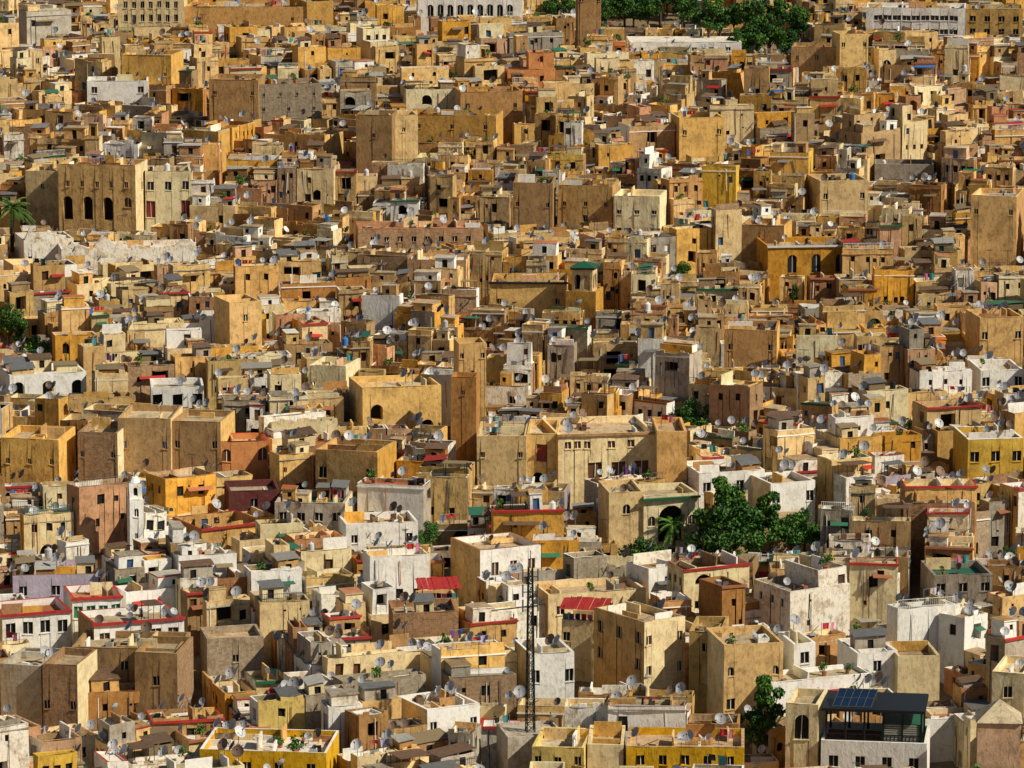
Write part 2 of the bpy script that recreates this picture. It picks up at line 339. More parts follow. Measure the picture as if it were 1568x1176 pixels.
def clutter(mb,x0,x1,y0,y1,z,base,room,dens,upw,tt=1):
    W=x1-x0; D=y1-y0
    if W<1.2 or D<1.2: return
    nx=max(1,int(W/U(1.8,2.6))); ny=max(1,int(D/U(1.8,2.4))); cw=W/nx; cd=D/ny
    for i in range(nx):
        for j in range(ny):
            ax=x0+i*cw+0.04+U(0,.25); bx=x0+(i+1)*cw-0.05-U(0,.25); ay=y0+j*cd+0.04+U(0,.25); by=y0+(j+1)*cd-0.05-U(0,.25)
            if bx-ax<0.5 or by-ay<0.5: continue
            cx=(ax+bx)/2; cy=(ay+by)/2; q=R()/dens
            if room and q<0.16:
                h=U(1.3,2.4); m=random.choices(UPM,upw)[0]
                wn={'f':[(0.5,h-1.85 if h>2.1 else .35,0.75,1.5,0,random.choice(['dark_opening','dark_opening','brown_wood','blue_door']))] if R()<.6 else [(U(.3,.7),0.4,.5,.6,0,'dark_opening')],'r':[(0.5,0.5,.5,.6,0,'dark_opening')] if R()<.3 else (),'l':[(0.5,0.5,.5,.6,0,'dark_opening')] if R()<.3 else ()}
                mb.shell(ax,bx,ay,by,z,z+h,m,wn,rec=.15)
                e=U(0.03,0.16); mb.box(ax-e,bx+e,ay-e,by+e,z+h,z+h+0.14,random.choice([m,'grey_cement','roof_screed','red_paint' if R()<.4 and tt<.7 else m]),random.choice(ROOFS),True)
                if R()<.36: put_small('dish',U(ax,bx),U(ay,by),z+h+.3,base)
                elif R()<.06: put_small('tank',cx,cy,z+h+.14,base)
                elif R()<.1: put_small('ant',cx,cy,z+h+.14,base)
            elif room and q<0.28:
                h=U(1.2,2.0); m=random.choice(['brown_plaster','tan_plaster','brick_wall','grey_cement','cream_plaster','reed_cover'])
                mb.shell(ax,bx,ay,by,z,z+h,m,{'f':[(U(.3,.7),0.3,.7,1.0,0,'dark_opening')]},rec=.15)
                t=random.choice(['tin_rusty','tin_grey','tin_pale','tin_rusty','reed_cover','tin_grey','green_paint' if R()<.3 else 'tin_grey','red_paint' if R()<(.8 if tt<.7 else .3) else 'tin_rusty'])
                k=U(.1,.55); e=.2; k2=U(-.2,.3)
                mb.poly([(ax-e,ay-e,z+h+.05),(bx+e,ay-e,z+h+.05+max(0,k2)),(bx+e,by+e,z+h+k+max(0,k2)),(ax-e,by+e,z+h+k)],t)
            elif room and q<0.335:
                h=U(1.8,2.2)
                for px,py in((ax,ay),(bx,ay),(ax,by),(bx,by)): mb.rod((px,py,z),(px,py,z+h),.05,'steel_dark' if R()<.5 else 'bark')
                t=random.choice(['tin_rusty','reed_cover','tin_grey','tin_pale','tarp_blue' if R()<.2 else 'reed_cover','green_paint' if R()<.3 else 'tin_rusty'])
                mb.box(ax-.15,bx+.15,ay-.15,by+.15,z+h,z+h+.06,t,bottom=True)
            elif q<0.455:
                h=U(.6,1.6); m=random.choices(UPM,upw)[0]
                if R()<.5: mb.box(ax-.2,bx+.2,cy-.09,cy+.09,z,z+h,m)
                else: mb.box(cx-.09,cx+.09,ay-.2,by+.2,z,z+h,m)
                if R()<.3: put_small('dish',cx,cy,z+h+.1,base)
            elif q<0.53:
                h=U(.3,.8); m=random.choices(UPM,upw)[0]; o='dark_opening' if R()<.6 else random.choice(['tin_grey','roof_white','roof_screed'])
                mb.parapet(ax+.1,bx-.1,ay+.1,by-.1,z,z+h,m,o,None,h*.8,.12)
            elif q<0.63: put_small('dish',U(ax,bx),U(ay,by),z+U(0,.5),base)
            elif q<0.665: put_small('laundry',cx,cy,z,base)
            elif q<0.705: put_small('plant',cx,cy,z,base)
            elif q<0.72: put_small('tank',cx,cy,z,base)
            elif q<0.74: put_small('ant',cx,cy,z,base)
            elif q<0.90:
                for _ in range(6):
                    sx=U(.1,.4);sy=U(.08,.3);px=U(ax+.4,bx-.4) if bx-ax>.9 else cx;py=U(ay+.4,by-.4) if by-ay>.9 else cy
                    mb.box(px-sx,px+sx,py-sy,py+sy,z,z+U(.15,.9),random.choice(JUNK))
                mb.rod((ax,cy,z+.02),(bx,cy,z+U(.3,1.5)),.05,'bark')

WALLM=['ochre_plaster','tan_plaster','brown_plaster','cream_plaster','pink_plaster','white_plaster','grey_cement','brick_wall','yellow_plaster','block_wall','orange_plaster','lilac_plaster','old_white_plaster']
WB=(6,8,4.2,3.0,1.2,.6,.5,.9,.35,.5,.08,0.02,.8)
WF=(2.0,4.6,3.8,4.6,.6,5.0,2.0,1.8,.4,1.4,.08,.1,2.2)
def rand_house(x,y,w,d,rot,h,hmax):
    t=min(1,max(0,(y-480)/120)); ww=[a*t+b*(1-t) for a,b in zip(WB,WF)]
    m=random.choices(WALLM,ww)[0]
    m2=m if R()<.65 else random.choices(WALLM,ww)[0]
    upw=(2.8,4,6,5,.8,1.4,2.8,1.2,1.6) if t>.6 else (9,6,4,2,1.8,1.5,2,.7,3)
    z0=ground(y); base=(x,y,z0,rot); mb=MB()
    x0,x1,y0,y1=-w/2,w/2,-d/2,d/2
    mr=random.choice(ROOFS); ph=U(.3,1.0); patio=False
    if R()<.22 and w>3.6 and d>4 and h>4.5: ph=U(1.9,3.0); patio=True
    rp=.05 if t>.6 else .17
    mt=m if R()<.5 else random.choice(['roof_screed','white_plaster','white_plaster','cream_plaster','brick_wall',m])
    if R()<rp: mt=random.choice(['red_paint','terracotta','red_paint','green_tile'])
    wins={'f':rwins(w,h,random.choice((1,2,3,4,5))),'r':rwins(d,h,random.choice((0,1,2,3))),'l':rwins(d,h,random.choice((0,1,2,3)))}
    mb.parapet(x0,x1,y0,y1,-5,h,m,mr,mt,ph,.2,wins,m2,mi=random.choice([m,'roof_screed','cream_plaster','white_plaster' if t<.5 or patio else m]))
    if mt in('red_paint','terracotta','green_tile'): mb.box(x0-.12,x1+.12,y0-.22,y0-.004,h-.22,h+.04,mt,bottom=True)
    zf=h-ph; i0,i1,j0,j1=x0+.25,x1-.25,y0+.25,y1-.25
    room=h+2.3<hmax
    if patio:
        if R()<.6: clutter(mb,i0,i1,j0+1.5,j1,zf,base,False,1.2,upw,t)
        if R()<.3: mb.box(i0-.1,i0+(i1-i0)*U(.3,.5),j0-.1,j1+.1,h+.01,h+.12,random.choice(['tin_rusty','reed_cover','tin_grey','roof_screed']),bottom=True)
    elif room and R()<.45 and w>3.6 and d>3.6:
        hh=U(1.9,3.0)+ph; m3=random.choices(UPM,upw)[0] if R()<.6 else m
        k=random.choice('LRBB'); s=U(.35,.62)
        if k=='L': a=(i0,i0+(i1-i0)*s,j0,j1); b=(a[1]+.05,i1,j0,j1)
        elif k=='R': a=(i1-(i1-i0)*s,i1,j0,j1); b=(i0,a[0]-.05,j0,j1)
        else: a=(i0,i1,j1-(j1-j0)*s,j1); b=(i0,i1,j0,a[2]-.05)
        if h+hh-ph+.3<hmax:
            p2=U(.2,.8)
            mb.parapet(a[0],a[1],a[2],a[3],zf,zf+hh,m3,random.choice(ROOFS),random.choice([m3,m3,'white_plaster','roof_screed','red_paint' if t<.6 and R()<.6 else m3]),p2,.18,{'f':rwins(a[1]-a[0],3,random.choice((1,2,3))),'r':rwins(a[3]-a[2],3,random.choice((0,1,2))),'l':rwins(a[3]-a[2],3,random.choice((0,1,2)))})
            clutter(mb,a[0]+.2,a[1]-.2,a[2]+.2,a[3]-.2,zf+hh-p2,base,zf+hh-p2+2.8<hmax and R()<.4,1,upw,t)
            clutter(mb,b[0],b[1],b[2],b[3],zf,base,True,1,upw,t)
        else: clutter(mb,i0,i1,j0,j1,zf,base,room,1,upw,t)
    else: clutter(mb,i0,i1,j0,j1,zf,base,room,1.1,upw,t)
    if R()<.38: put_small('dish',random.choice((x0+.15,x1-.15)),random.choice((y0+.15,y1-.15,0)),h,base)
    if R()<.08: railing(mb,x0+.1,x1-.1,y0+.1,h-.02,random.choice(['steel_dark','steel_dark','green_paint','whitewash_trim']))
    if R()<.22 and h<hmax:
        aw=U(1.2,w*.6); ax=U(x0+.1,x1-aw-.1); az=h-U(.9,1.6); t_=random.choice(['tin_rusty','red_paint','tin_grey','reed_cover','green_paint','terracotta','red_paint' if t<.6 else 'tin_rusty'])
        mb.poly([(ax,y0-.8,az-.3),(ax+aw,y0-.8,az-.3),(ax+aw,y0-.005,az),(ax,y0-.005,az)],t_)
    if R()<.25 and mt not in('red_paint','terracotta','green_tile'):
        e=.1; zc=h-min(ph,1)-.1
        mb.box(x0-e,x1+e,y0-e,y0-.004,zc,zc+.14,random.choice(['whitewash_trim','grey_cement',m]),bottom=True)
    if R()<.3:
        xx=x0
        while xx<x1-.4:
            l=U(.4,1.2); 
            if R()<.5: mb.box(xx+.01,min(xx+l,x1-.01),y0+.01,y0+.19,h-.02,h+U(.12,.5),m)
            xx+=l
    for _ in range(random.choice((0,1,1,2))):
        px=U(x0+.2,x1-.2); mb.rod((px,y0-.06,h-U(.3,.8)),(px+U(-.1,.1),y0-.06,h-U(3,5)),.045,random.choice(['steel_dark','steel_grey','whitewash_trim','terracotta']))
    mb.warp()
    obj('medina_house',mb.mesh('medina_house'),(x,y,z0),rot)

# ------------------------------------------------------------------ landmarks
CAPS=[]; ZONES=[]
UPL=(3,4,5,5,1,1,1.5,1,1)
def cap(u0,u1,y,vb): CAPS.append((bearing(u0,vb)[0],bearing(u1,vb)[0],y,bearing(784,vb)[1]))
def row(n,top,w,h,a=0,x0=.12,x1=.88,m='dark_opening'):
    return [((x0+(x1-x0)*(i/(n-1) if n>1 else .5)),top,w,h,a,m) for i in range(n)]
def LM(name,u0,u1,vt,h,dep,rot,wall,vb=None,side=None,f=(),r=(),l=(),roof='roof_screed',top=None,ph=.8,clut=0.8,room=False,trim='whitewash_trim',cornice=None,extra=None,warp=.05):
    rot=math.radians(rot); uc=(u0+u1)/2
    x,y=survey(uc,vt,h); z=ground(y); s=ppm(y,z+h); w=(u1-u0)/s/math.cos(rot)
    cx=x-dep/2*math.sin(rot); cy=y+dep/2*math.cos(rot); z0=ground(y)
    ZONES.append((cx,cy,w/2+1.2,dep/2+1.2,rot))
    if vb: cap(min(u0,u1)-max(0,dep*math.sin(rot)*s)*.8,u1+max(0,-dep*math.sin(rot)*s)*.8,y,vb)
    mb=MB(); base=(cx,cy,z0,rot)
    mb.parapet(-w/2,w/2,-dep/2,dep/2,-5,h,wall,roof,top,ph,.3,{'f':list(f),'r':list(r),'l':list(l)},side,trim)
    if cornice: mb.box(-w/2-.15,w/2+.15,-dep/2-.25,-dep/2-.004,h-.25,h+.05,cornice,bottom=True)
    if clut: clutter(mb,-w/2+.4,w/2-.4,-dep/2+.4,dep/2-.4,h-ph,base,room,clut,UPL,0 if y<520 else 1)
    if extra: extra(mb,w,dep,h)
    if warp: mb.warp(warp)
    return obj(name,mb.mesh(name),(cx,cy,z0),rot),w,base
# background row
LM('municipal_building',180,281,-6,11,10,0,'cream_plaster',36,f=row(7,1.0,.7,1.2)+row(7,3.4,.7,1.3),clut=0)
LM('ochre_palace_wall',282,470,10,9,16,-4,'tan_plaster',40,clut=.4,f=row(2,2,.5,.6))
LM('ochre_palace_wing',470,510,2,10,12,18,'ochre_plaster',40,clut=.3)
LM('white_arcade_building',640,800,-3,9,9,3,'white_plaster',25,f=row(9,1.2,1.1,2.2,1),clut=0)
LM('square_minaret',886,921,-25,17,4,6,'brown_plaster',30,f=row(2,2,.6,1.2,1),clut=0)
LM('school_building',1327,1478,12,10,10,-6,'white_plaster',48,f=row(9,1.4,1.5,.9,m='window_glass')+row(9,3.9,1.5,.9,m='window_glass'),roof='roof_white')
LM('yellow_house',1480,1566,14,10,10,-6,'ochre_plaster',56,f=row(4,1.3,1,1)+row(4,3.6,1,1))
LM('long_white_hall',965,1136,64,5,11,2,'white_plaster',80,f=row(6,1,.9,.7),roof='roof_white',ph=.2,clut=0)
LM('tall_tan_house',1286,1330,52,12,7,8,'ochre_plaster',100,f=row(2,1.5,.6,.8))
LM('green_roofed_tower',1345,1372,76,9,3,10,'tan_plaster',130,f=row(1,1.8,1.4,2.2,1),clut=0,top='green_tile')
LM('grey_house',1212,1290,72,9,8,-8,'brown_plaster',104,f=row(3,1.5,.5,.8))
# upper area
LM('white_terrace_house',133,226,124,8,8,4,'white_plaster',160,f=row(2,1,1,1.1,m='brown_wood'),roof='roof_white')
LM('earth_brick_house',320,396,122,12,9,-4,'brown_plaster',186,clut=.4,f=row(2,2,.5,.6),top='roof_earth')
LM('ruined_stone_house',392,492,128,11,8,12,'block_wall',182,f=row(4,1.6,.4,.5)+row(3,4,.5,.6),clut=.3)
LM('ochre_tower_house',185,262,84,11,9,-10,'ochre_plaster',130,f=row(2,3,.5,.6))
LM('earth_tower_house',545,600,176,13,7,-6,'brown_plaster',245,f=row(1,3,.5,.7),clut=.5)
LM('earth_tower_house',597,640,176,12,6,8,'tan_plaster',240,f=row(1,2,.5,.7),clut=.5)
LM('long_tan_house',625,760,176,8,8,-8,'ochre_plaster',214,f=row(3,1.6,.6,.7),top='roof_earth')
LM('earth_house',705,800,140,9,8,8,'brown_plaster',188,side='tan_plaster',f=row(2,2,.6,.8))
LM('rubble_wall_house',1340,1430,252,5,7,-4,'grey_cement',282,clut=.4)
LM('window_arch_house',88,208,252,13,8,-9,'tan_plaster',358,f=[(fx,5.0,1.5,3.6,5,'dark_opening') for fx in(.12,.38,.64)]+row(5,2.6,.6,.9,m='brown_wood')+[(.9,5,1.1,1.5,1,'brown_wood')],r=row(1,3,.8,1.2),side='cream_plaster')
LM('windowed_yellow_house',222,292,262,11,7,6,'cream_plaster',340,f=row(3,1.6,1.0,1.3,m='window_glass')+row(2,4.6,1.4,2.6,m='red_wood'))
LM('tan_house',38,90,262,10,9,-9,'tan_plaster',350,f=row(1,2,.5,.8))
LM('ochre_block_house',1040,1110,180,10,8,8,'ochre_plaster',250,clut=.5,f=row(2,2,.6,.8),room=True)
def jag(mb,w,d,h):
    x=-w/2+.2
    while x<w/2-1.5:
        l=U(1.5,4); hh=U(.5,2.6)*(1.3 if x<-w/5 else .6); k=U(.1,.6)
        a=mb; y=-d/2
        a.poly([(x,y-.01,h-.02),(x+l,y-.01,h-.02),(x+l,y-.01,h+hh*k),(x+l*.4,y-.01,h+hh),(x,y-.01,h+.2)],'old_white_plaster')
        a.poly([(x,y-.01,h+.2),(x+l*.4,y-.01,h+hh),(x+l*.4,y+.5,h+hh),(x,y+.5,h+.2)],'old_white_plaster')
        a.poly([(x+l*.4,y-.01,h+hh),(x+l,y-.01,h+hh*k),(x+l,y+.5,h+hh*k),(x+l*.4,y+.5,h+hh)],'old_white_plaster')
        a.poly([(x+l,y-.01,h-.02),(x+l,y+.5,h-.02),(x+l,y+.5,h+hh*k),(x+l,y-.01,h+hh*k)],'old_white_plaster')
        x+=l+U(0,.6)
LM('ruined_white_wall_house',96,300,380,6,8,10,'old_white_plaster',404,roof='roof_earth',f=row(2,2.5,.6,.8),clut=.3,extra=jag)
LM('ruined_white_wall_house',38,112,366,6,8,16,'old_white_plaster',402,roof='roof_earth',f=row(2,2.5,.6,.8),clut=.3,extra=jag)
LM('long_red_roof_house',548,740,350,6,9,4,'brick_wall',384,roof='roof_tile_floor',top='terracotta',f=row(8,1.2,.7,.8),clut=.5)
LM('tan_twin_house',855,938,284,10,8,-8,'tan_plaster',350,f=row(3,2.5,.5,.7)+row(1,.6+4,.8,1),clut=.6)
LM('brown_twin_house',785,846,280,11,8,-4,'brown_plaster',356,f=row(2,3,.5,.7),clut=.6)
LM('cream_arcade_house',940,1010,300,9,8,-10,'cream_plaster',362,f=row(2,5.2,1.2,1.6,1)+row(3,2.2,.8,.6),clut=.6)
LM('arched_window_house',1176,1300,376,8,9,8,'ochre_plaster',424,f=row(3,1.3,1.35,2.7,1,.3,.9,m='window_glass'),clut=.5,cornice='whitewash_trim')
LM('tall_plain_house',1488,1556,300,13,9,-14,'tan_plaster',410,f=row(2,2,.6,.8),side='brown_plaster',clut=.5)
LM('cream_house',1255,1330,276,9,8,10,'tan_plaster',330,f=row(2,2,.7,.9))
LM('earth_block_house',1135,1200,345,9,8,-12,'brown_plaster',410,side='ochre_plaster',f=row(1,2,.6,.8))
LM('riad_house',750,868,432,7,9,-2,'ochre_plaster',474,f=row(2,2.4,.6,.8),top='brown_wood',roof='roof_earth',cornice='steel_dark')
def lantern(mb,w,d,h):
    z=h-.6
    mb.shell(-1.5,1.5,-1.5,1.5,z,z+3.6,'cream_plaster',{k:row(2,.8,.85,2.1,5,.27,.73) for k in 'fr'})
    mb.box(-1.75,1.75,-1.75,1.75,z+3.6,z+3.85,'brown_wood',bottom=True)
    a=1.95
    for (p,q) in(((-a,-a),(a,-a)),((a,-a),(a,a)),((a,a),(-a,a)),((-a,a),(-a,-a))):
        mb.poly([(p[0],p[1],z+3.87),(q[0],q[1],z+3.87),(0,0,z+4.7)],'green_tile')
LM('lantern_tower',866,912,446,7,5,-14,'ochre_plaster',478,clut=0,extra=lantern)
LM('tower_house',352,400,462,11,7,22,'tan_plaster',530,f=row(1,1.8,.6,.9),clut=.4)
LM('tan_block_house',1110,1190,505,9,8,-6,'brown_plaster',566,side='ochre_plaster',f=row(2,2,.6,.8))
LM('ochre_block_house',1500,1568,486,9,8,8,'tan_plaster',550,f=row(2,2,.8,1))
# middle
LM('slender_tower',690,729,578,13,4,-6,'brown_plaster',660,f=row(1,1.6,.4,.6),clut=0)
LM('slender_tower',702,744,526,14,5,8,'tan_plaster',590,f=row(2,1.3,.5,.7)+row(1,3.6,.5,.8),clut=0)
LM('large_ochre_house',556,676,592,10,9,14,'ochre_plaster',655,f=row(1,2.2,1.6,2,5,.15,.2)+row(1,4.5,1.8,2.2,5,.8,.82),clut=.5,side='tan_plaster')
LM('white_gable_house',472,530,560,8,7,-14,'cream_plaster',600,f=row(2,2.2,.6,.8))
LM('white_arch_house',16,130,572,7,8,16,'white_plaster',608,f=row(3,1,1.5,2.0,5),clut=.8,room=True)
LM('white_roof_house',232,312,592,7,7,6,'white_plaster',628,f=row(3,1,1.3,1.6,6),clut=.6)
LM('white_house',1502,1568,566,7,8,6,'white_plaster',600,f=row(2,1,1,1.2),clut=.6)
LM('long_brown_house',180,262,640,10,9,-5,'brown_plaster',728,f=row(2,3,.6,.9,m='blue_door'),clut=.5,side='tan_plaster')
LM('long_brown_house',262,338,646,9.5,9,-8,'brown_plaster',728,f=row(2,2.5,.6,.9),clut=.5,side='ochre_plaster')
LM('ochre_house',0,90,672,9,9,-8,'ochre_plaster',728,f=row(3,2.5,.5,.7),clut=.5)
LM('brick_house',118,180,662,9,8,-8,'brick_wall',716,f=row(2,2.5,.5,.7),side='cream_plaster',clut=.6)
LM('orange_house',338,410,676,7,6,8,'orange_plaster',714,f=row(2,.9,1.1,1.6,1,m='brown_wood'),top='red_paint')
LM('ochre_court_house',482,578,690,9,8,-16,'tan_plaster',740,side='ochre_plaster',f=row(2,2.2,1,1.4),clut=.5)
LM('tan_wall_house',730,806,668,10,10,-2,'tan_plaster',748,f=row(2,2,.5,.7),clut=.6)
LM('red_shutter_house',806,853,664,10,10,-3,'ochre_plaster',742,f=[(.5,1.4,1.3,2.2,0,'red_wood'),(.4,5,1.6,2,5,'dark_opening')],clut=.6,trim=False)
LM('palace_house',855,1004,664,10,12,10,'cream_plaster',735,f=row(3,.9,.8,.9,m='brown_wood',x0=.1,x1=.3)+row(2,.9,.9,.9,x0=.55,x1=.75,m='brown_wood')+row(3,3.6,1.8,2.6,0,.38,.86,m='brown_wood'),clut=.25,cornice='roof_earth',side='ochre_plaster')
LM('palace_house',1006,1052,660,11,10,2,'tan_plaster',735,f=row(2,1.2,.9,.9,m='brown_wood'),clut=.3,side='cream_plaster')
def gate_extra(mb,w,d,h): 
    mb.box(-w/2-.2,w/2+.2,-d/2-.45,-d/2-.005,h-.55,h-.3,'green_tile',bottom=True)
LM('arched_gate_building',986,1070,757,8.5,7,14,'cream_plaster',826,f=[(.5,1.4,3.2,4.6,5,'dark_opening'),(.14,2.6,.9,1.2,1,'brown_wood'),(.88,2.6,.9,1.2,1,'brown_wood')],clut=.2,extra=gate_extra)
LM('gate_side_house',932,986,754,9,8,8,'tan_plaster',826,f=row(1,1.4,.9,1.2,1,.4,.6),clut=.4)
LM('courtyard_wall',1072,1228,792,4.5,3,6,'tan_plaster',800,clut=0,ph=.1)
LM('white_terrace_house',1070,1172,722,7,8,14,'white_plaster',752,f=row(4,1.2,1,1.3),clut=.7,room=True)
LM('white_terrace_house',1180,1250,738,7,7,20,'white_plaster',778,f=row(2,1.2,1,1.3),clut=.7,side='cream_plaster')
LM('yellow_block_house',1482,1568,672,9,9,6,'yellow_plaster',742,f=row(3,1.6,1.1,1.3),clut=.6,top='white_plaster')
LM('maroon_terrace_house',350,428,752,6,7,8,'maroon_plaster',790,clut=.7,f=row(1,1,.8,1))
# lower-middle
LM('white_villa',735,828,838,8,8,26,'white_plaster',888,f=row(3,1.6,.9,1.7,m='brown_wood',x0=.25,x1=.85),side='tan_plaster',clut=.3,top='terracotta')
LM('white_wall_house',530,640,800,6,6,12,'white_plaster',822,clut=.7,f=row(2,1.4,.8,1))
LM('dark_terrace_house',420,528,770,7,8,-5,'grey_cement',800,f=row(4,1.2,1,1),roof='green_paint',clut=.9,room=True,side='cream_plaster')
def redtin(mat):
    def e(mb,w,d,h):
        for px,py in((-w/2+.2,-d/2+.2),(w/2-.2,-d/2+.2),(-w/2+.2,d/2-.2),(w/2-.2,d/2-.2)): mb.rod((px,py,h-.5),(px,py,h+1.6),.06,'steel_dark')
        n=8
        for k in range(n):
            xa=-w/2-.3+(w+.6)*k/n; xb=-w/2-.3+(w+.6)*(k+1)/n; q=U(-.06,.06)
            mb.poly([(xa,-d/2-.4+U(-.1,.1),h+1.3+q),(xb-.02,-d/2-.4,h+1.3+q),(xb-.02,d*.15,h+1.9+q),(xa,d*.15+U(-.3,.3),h+1.9+q)],mat)
        for k in range(7): 
            x=-w/2+.3+(w-.6)*k/6; mb.box(x-.3,x+.25,-d/2+.5,-d/2+.56,h-.4,h+.6,'cloth_'+random.choice(CL)[0])
    return e
LM('red_canopy_house',860,925,950,7,5,-12,'cream_plaster',990,clut=0,extra=redtin('red_paint'),f=row(2,1.4,.8,1))
LM('red_canopy_house',645,702,918,7,5,8,'tan_plaster',936,clut=0,extra=redtin('red_paint'),f=row(2,1.4,.8,1))
LM('long_cream_house',840,990,906,7,7,16,'cream_plaster',930,clut=.7,f=row(4,1.4,.8,1),side='tan_plaster')
def minar(mb,w,d,h):
    mb.shell(-.75,.75,-.75,.75,h-.2,h+1.9,'white_plaster',{k:row(1,.5,.5,1,1) for k in 'frl'}); mb.rod((0,0,h+1.9),(0,0,h+2.5),.7,'whitewash_trim',10,.35); mb.rod((0,0,h+2.5),(0,0,h+3.3),.07,'steel_grey')
LM('white_minaret',198,219,765,12,2.2,12,'white_plaster',826,f=row(1,1,.5,1,1)+row(1,4,.4,.8),clut=0,extra=minar)
LM('lilac_house',20,150,880,7,8,6,'lilac_plaster',905,f=row(3,1.3,.9,1.1),clut=.8,room=True,top='tin_rusty')
LM('white_red_trim_house',5,106,938,8,7,18,'white_plaster',985,f=row(4,1.0,1.1,1.4,m='dark_opening'),top='red_paint',side='cream_plaster',roof='roof_tile_floor',clut=.7,cornice='red_paint')
LM('white_red_trim_house',112,186,915,8,7,14,'white_plaster',945,f=row(4,.9,1,1.4,m='green_paint'),top='red_paint',roof='roof_tile_floor',cornice='red_paint')
LM('white_balcony_house',146,280,950,8,7,20,'white_plaster',985,f=row(5,1.1,1.2,1.6,m='brown_wood'),top='red_paint',side='brown_plaster',clut=.7,room=True,cornice='red_paint')
LM('brick_house',108,272,992,8,8,-6,'brown_plaster',1020,f=row(3,1.5,.8,1),side='brick_wall',clut=.5)
LM('grey_block_house',318,404,976,7,6,12,'block_wall',1040,clut=.2,f=row(1,2,.7,.8))
LM('brick_parapet_house',602,702,938,9,7,6,'brick_wall',990,clut=.6,room=True,f=row(2,3,.8,1))
LM('corner_cream_house',986,1050,948,11,9,36,'cream_plaster',1062,side='tan_plaster',f=row(2,1.6,.7,1,m='brown_wood')+row(2,5,.7,1.1,m='dark_opening'),l=row(3,1.3,.9,1.3)+row(2,4.3,.9,1.2),clut=.5,top='roof_screed')
LM('tan_corner_house',1108,1200,985,11,8,12,'tan_plaster',1100,f=row(2,2.5,.7,1,1)+row(2,6,.9,1.2),clut=.5,side='cream_plaster')
LM('yellow_door_house',1056,1106,968,10,8,-8,'ochre_plaster',1060,f=row(1,3.5,1.3,2.4,m='yellow_plaster')+row(1,1.2,.8,.9),clut=.5)
LM('white_terrace_house',812,880,1000,9,7,14,'white_plaster',1080,f=row(2,1.8,.9,1.4),clut=.6,side='tan_plaster')
LM('grey_windows_house',0,64,1018,9,8,-12,'grey_cement',1115,f=row(2,1.6,1,1.5,m='window_glass')+row(2,5,1,1.5,m='window_glass'),clut=.6)
LM('cream_brick_house',64,118,1018,9.5,8,-10,'brick_wall',1130,side='cream_plaster',clut=.5,f=row(2,4,.6,.9))
LM('brown_brick_house',206,272,1000,9,8,-8,'brown_plaster',1100,side='brick_wall',clut=.4,f=row(1,2.6,.8,1))
LM('white_corner_house',1216,1250,985,8,6,14,'white_plaster',1020,f=row(1,1,1,1.3),clut=.4)
LM('white_corner_house',1312,1375,998,8,7,14,'white_plaster',1035,f=row(3,1,.9,1.2),clut=.6,room=True)
LM('white_corner_house',1375,1440,1004,8,7,6,'cream_plaster',1040,f=row(2,1,.9,1.2),clut=.6,room=True)
LM('white_corner_house',655,735,1082,7,7,28,'white_plaster',1110,f=row(2,1.4,.8,1),clut=.7,side='cream_plaster')
LM('grey_house',1430,1520,880,8,8,6,'grey_cement',905,f=row(3,1,1,1),roof='green_paint')
LM('cream_house',1520,1568,1030,9,8,-16,'cream_plaster',1100,f=row(1,1.5,.9,1.2),side='pink_plaster')
# bottom
LM('yellow_terrace_house',960,1140,1144,9,8,-3,'yellow_plaster',1176,f=row(5,.9,.8,1,m='dark_opening'),clut=.8,roof='roof_screed',top='roof_screed')
LM('cream_terrace_house',900,955,1140,9,8,-3,'cream_plaster',1176,f=row(2,.9,.8,1,m='dark_opening'),clut=.8,roof='roof_screed')
LM('yellow_terrace_house',815,895,1144,9,8,-8,'yellow_plaster',1176,f=row(3,1,.7,.9),clut=.5)
LM('yellow_courtyard_house',305,500,1150,8,9,-6,'yellow_plaster',1176,f=row(4,1.2,.9,1.3),clut=.9,roof='roof_white',top='white_plaster')
LM('arched_niche_house',1203,1252,1078,10,7,-12,'cream_plaster',1176,f=[(.5,1.2,1.5,2.6,1,'dark_opening')],clut=.5)
def pyr(mb,w,d,h):
    a=w/2+.2;b=d/2+.2
    P=[(-a,-b),(a,-b),(a,b),(-a,b)]
    for i in range(4):
        p=P[i];q=P[(i+1)%4]; mb.poly([(p[0],p[1],h+.03),(q[0],q[1],h+.03),(0,0,h+2)],'roof_screed')
LM('pyramid_roof_tower',1497,1562,1108,11,4.6,-6,'pink_plaster',1176,clut=0,extra=pyr)
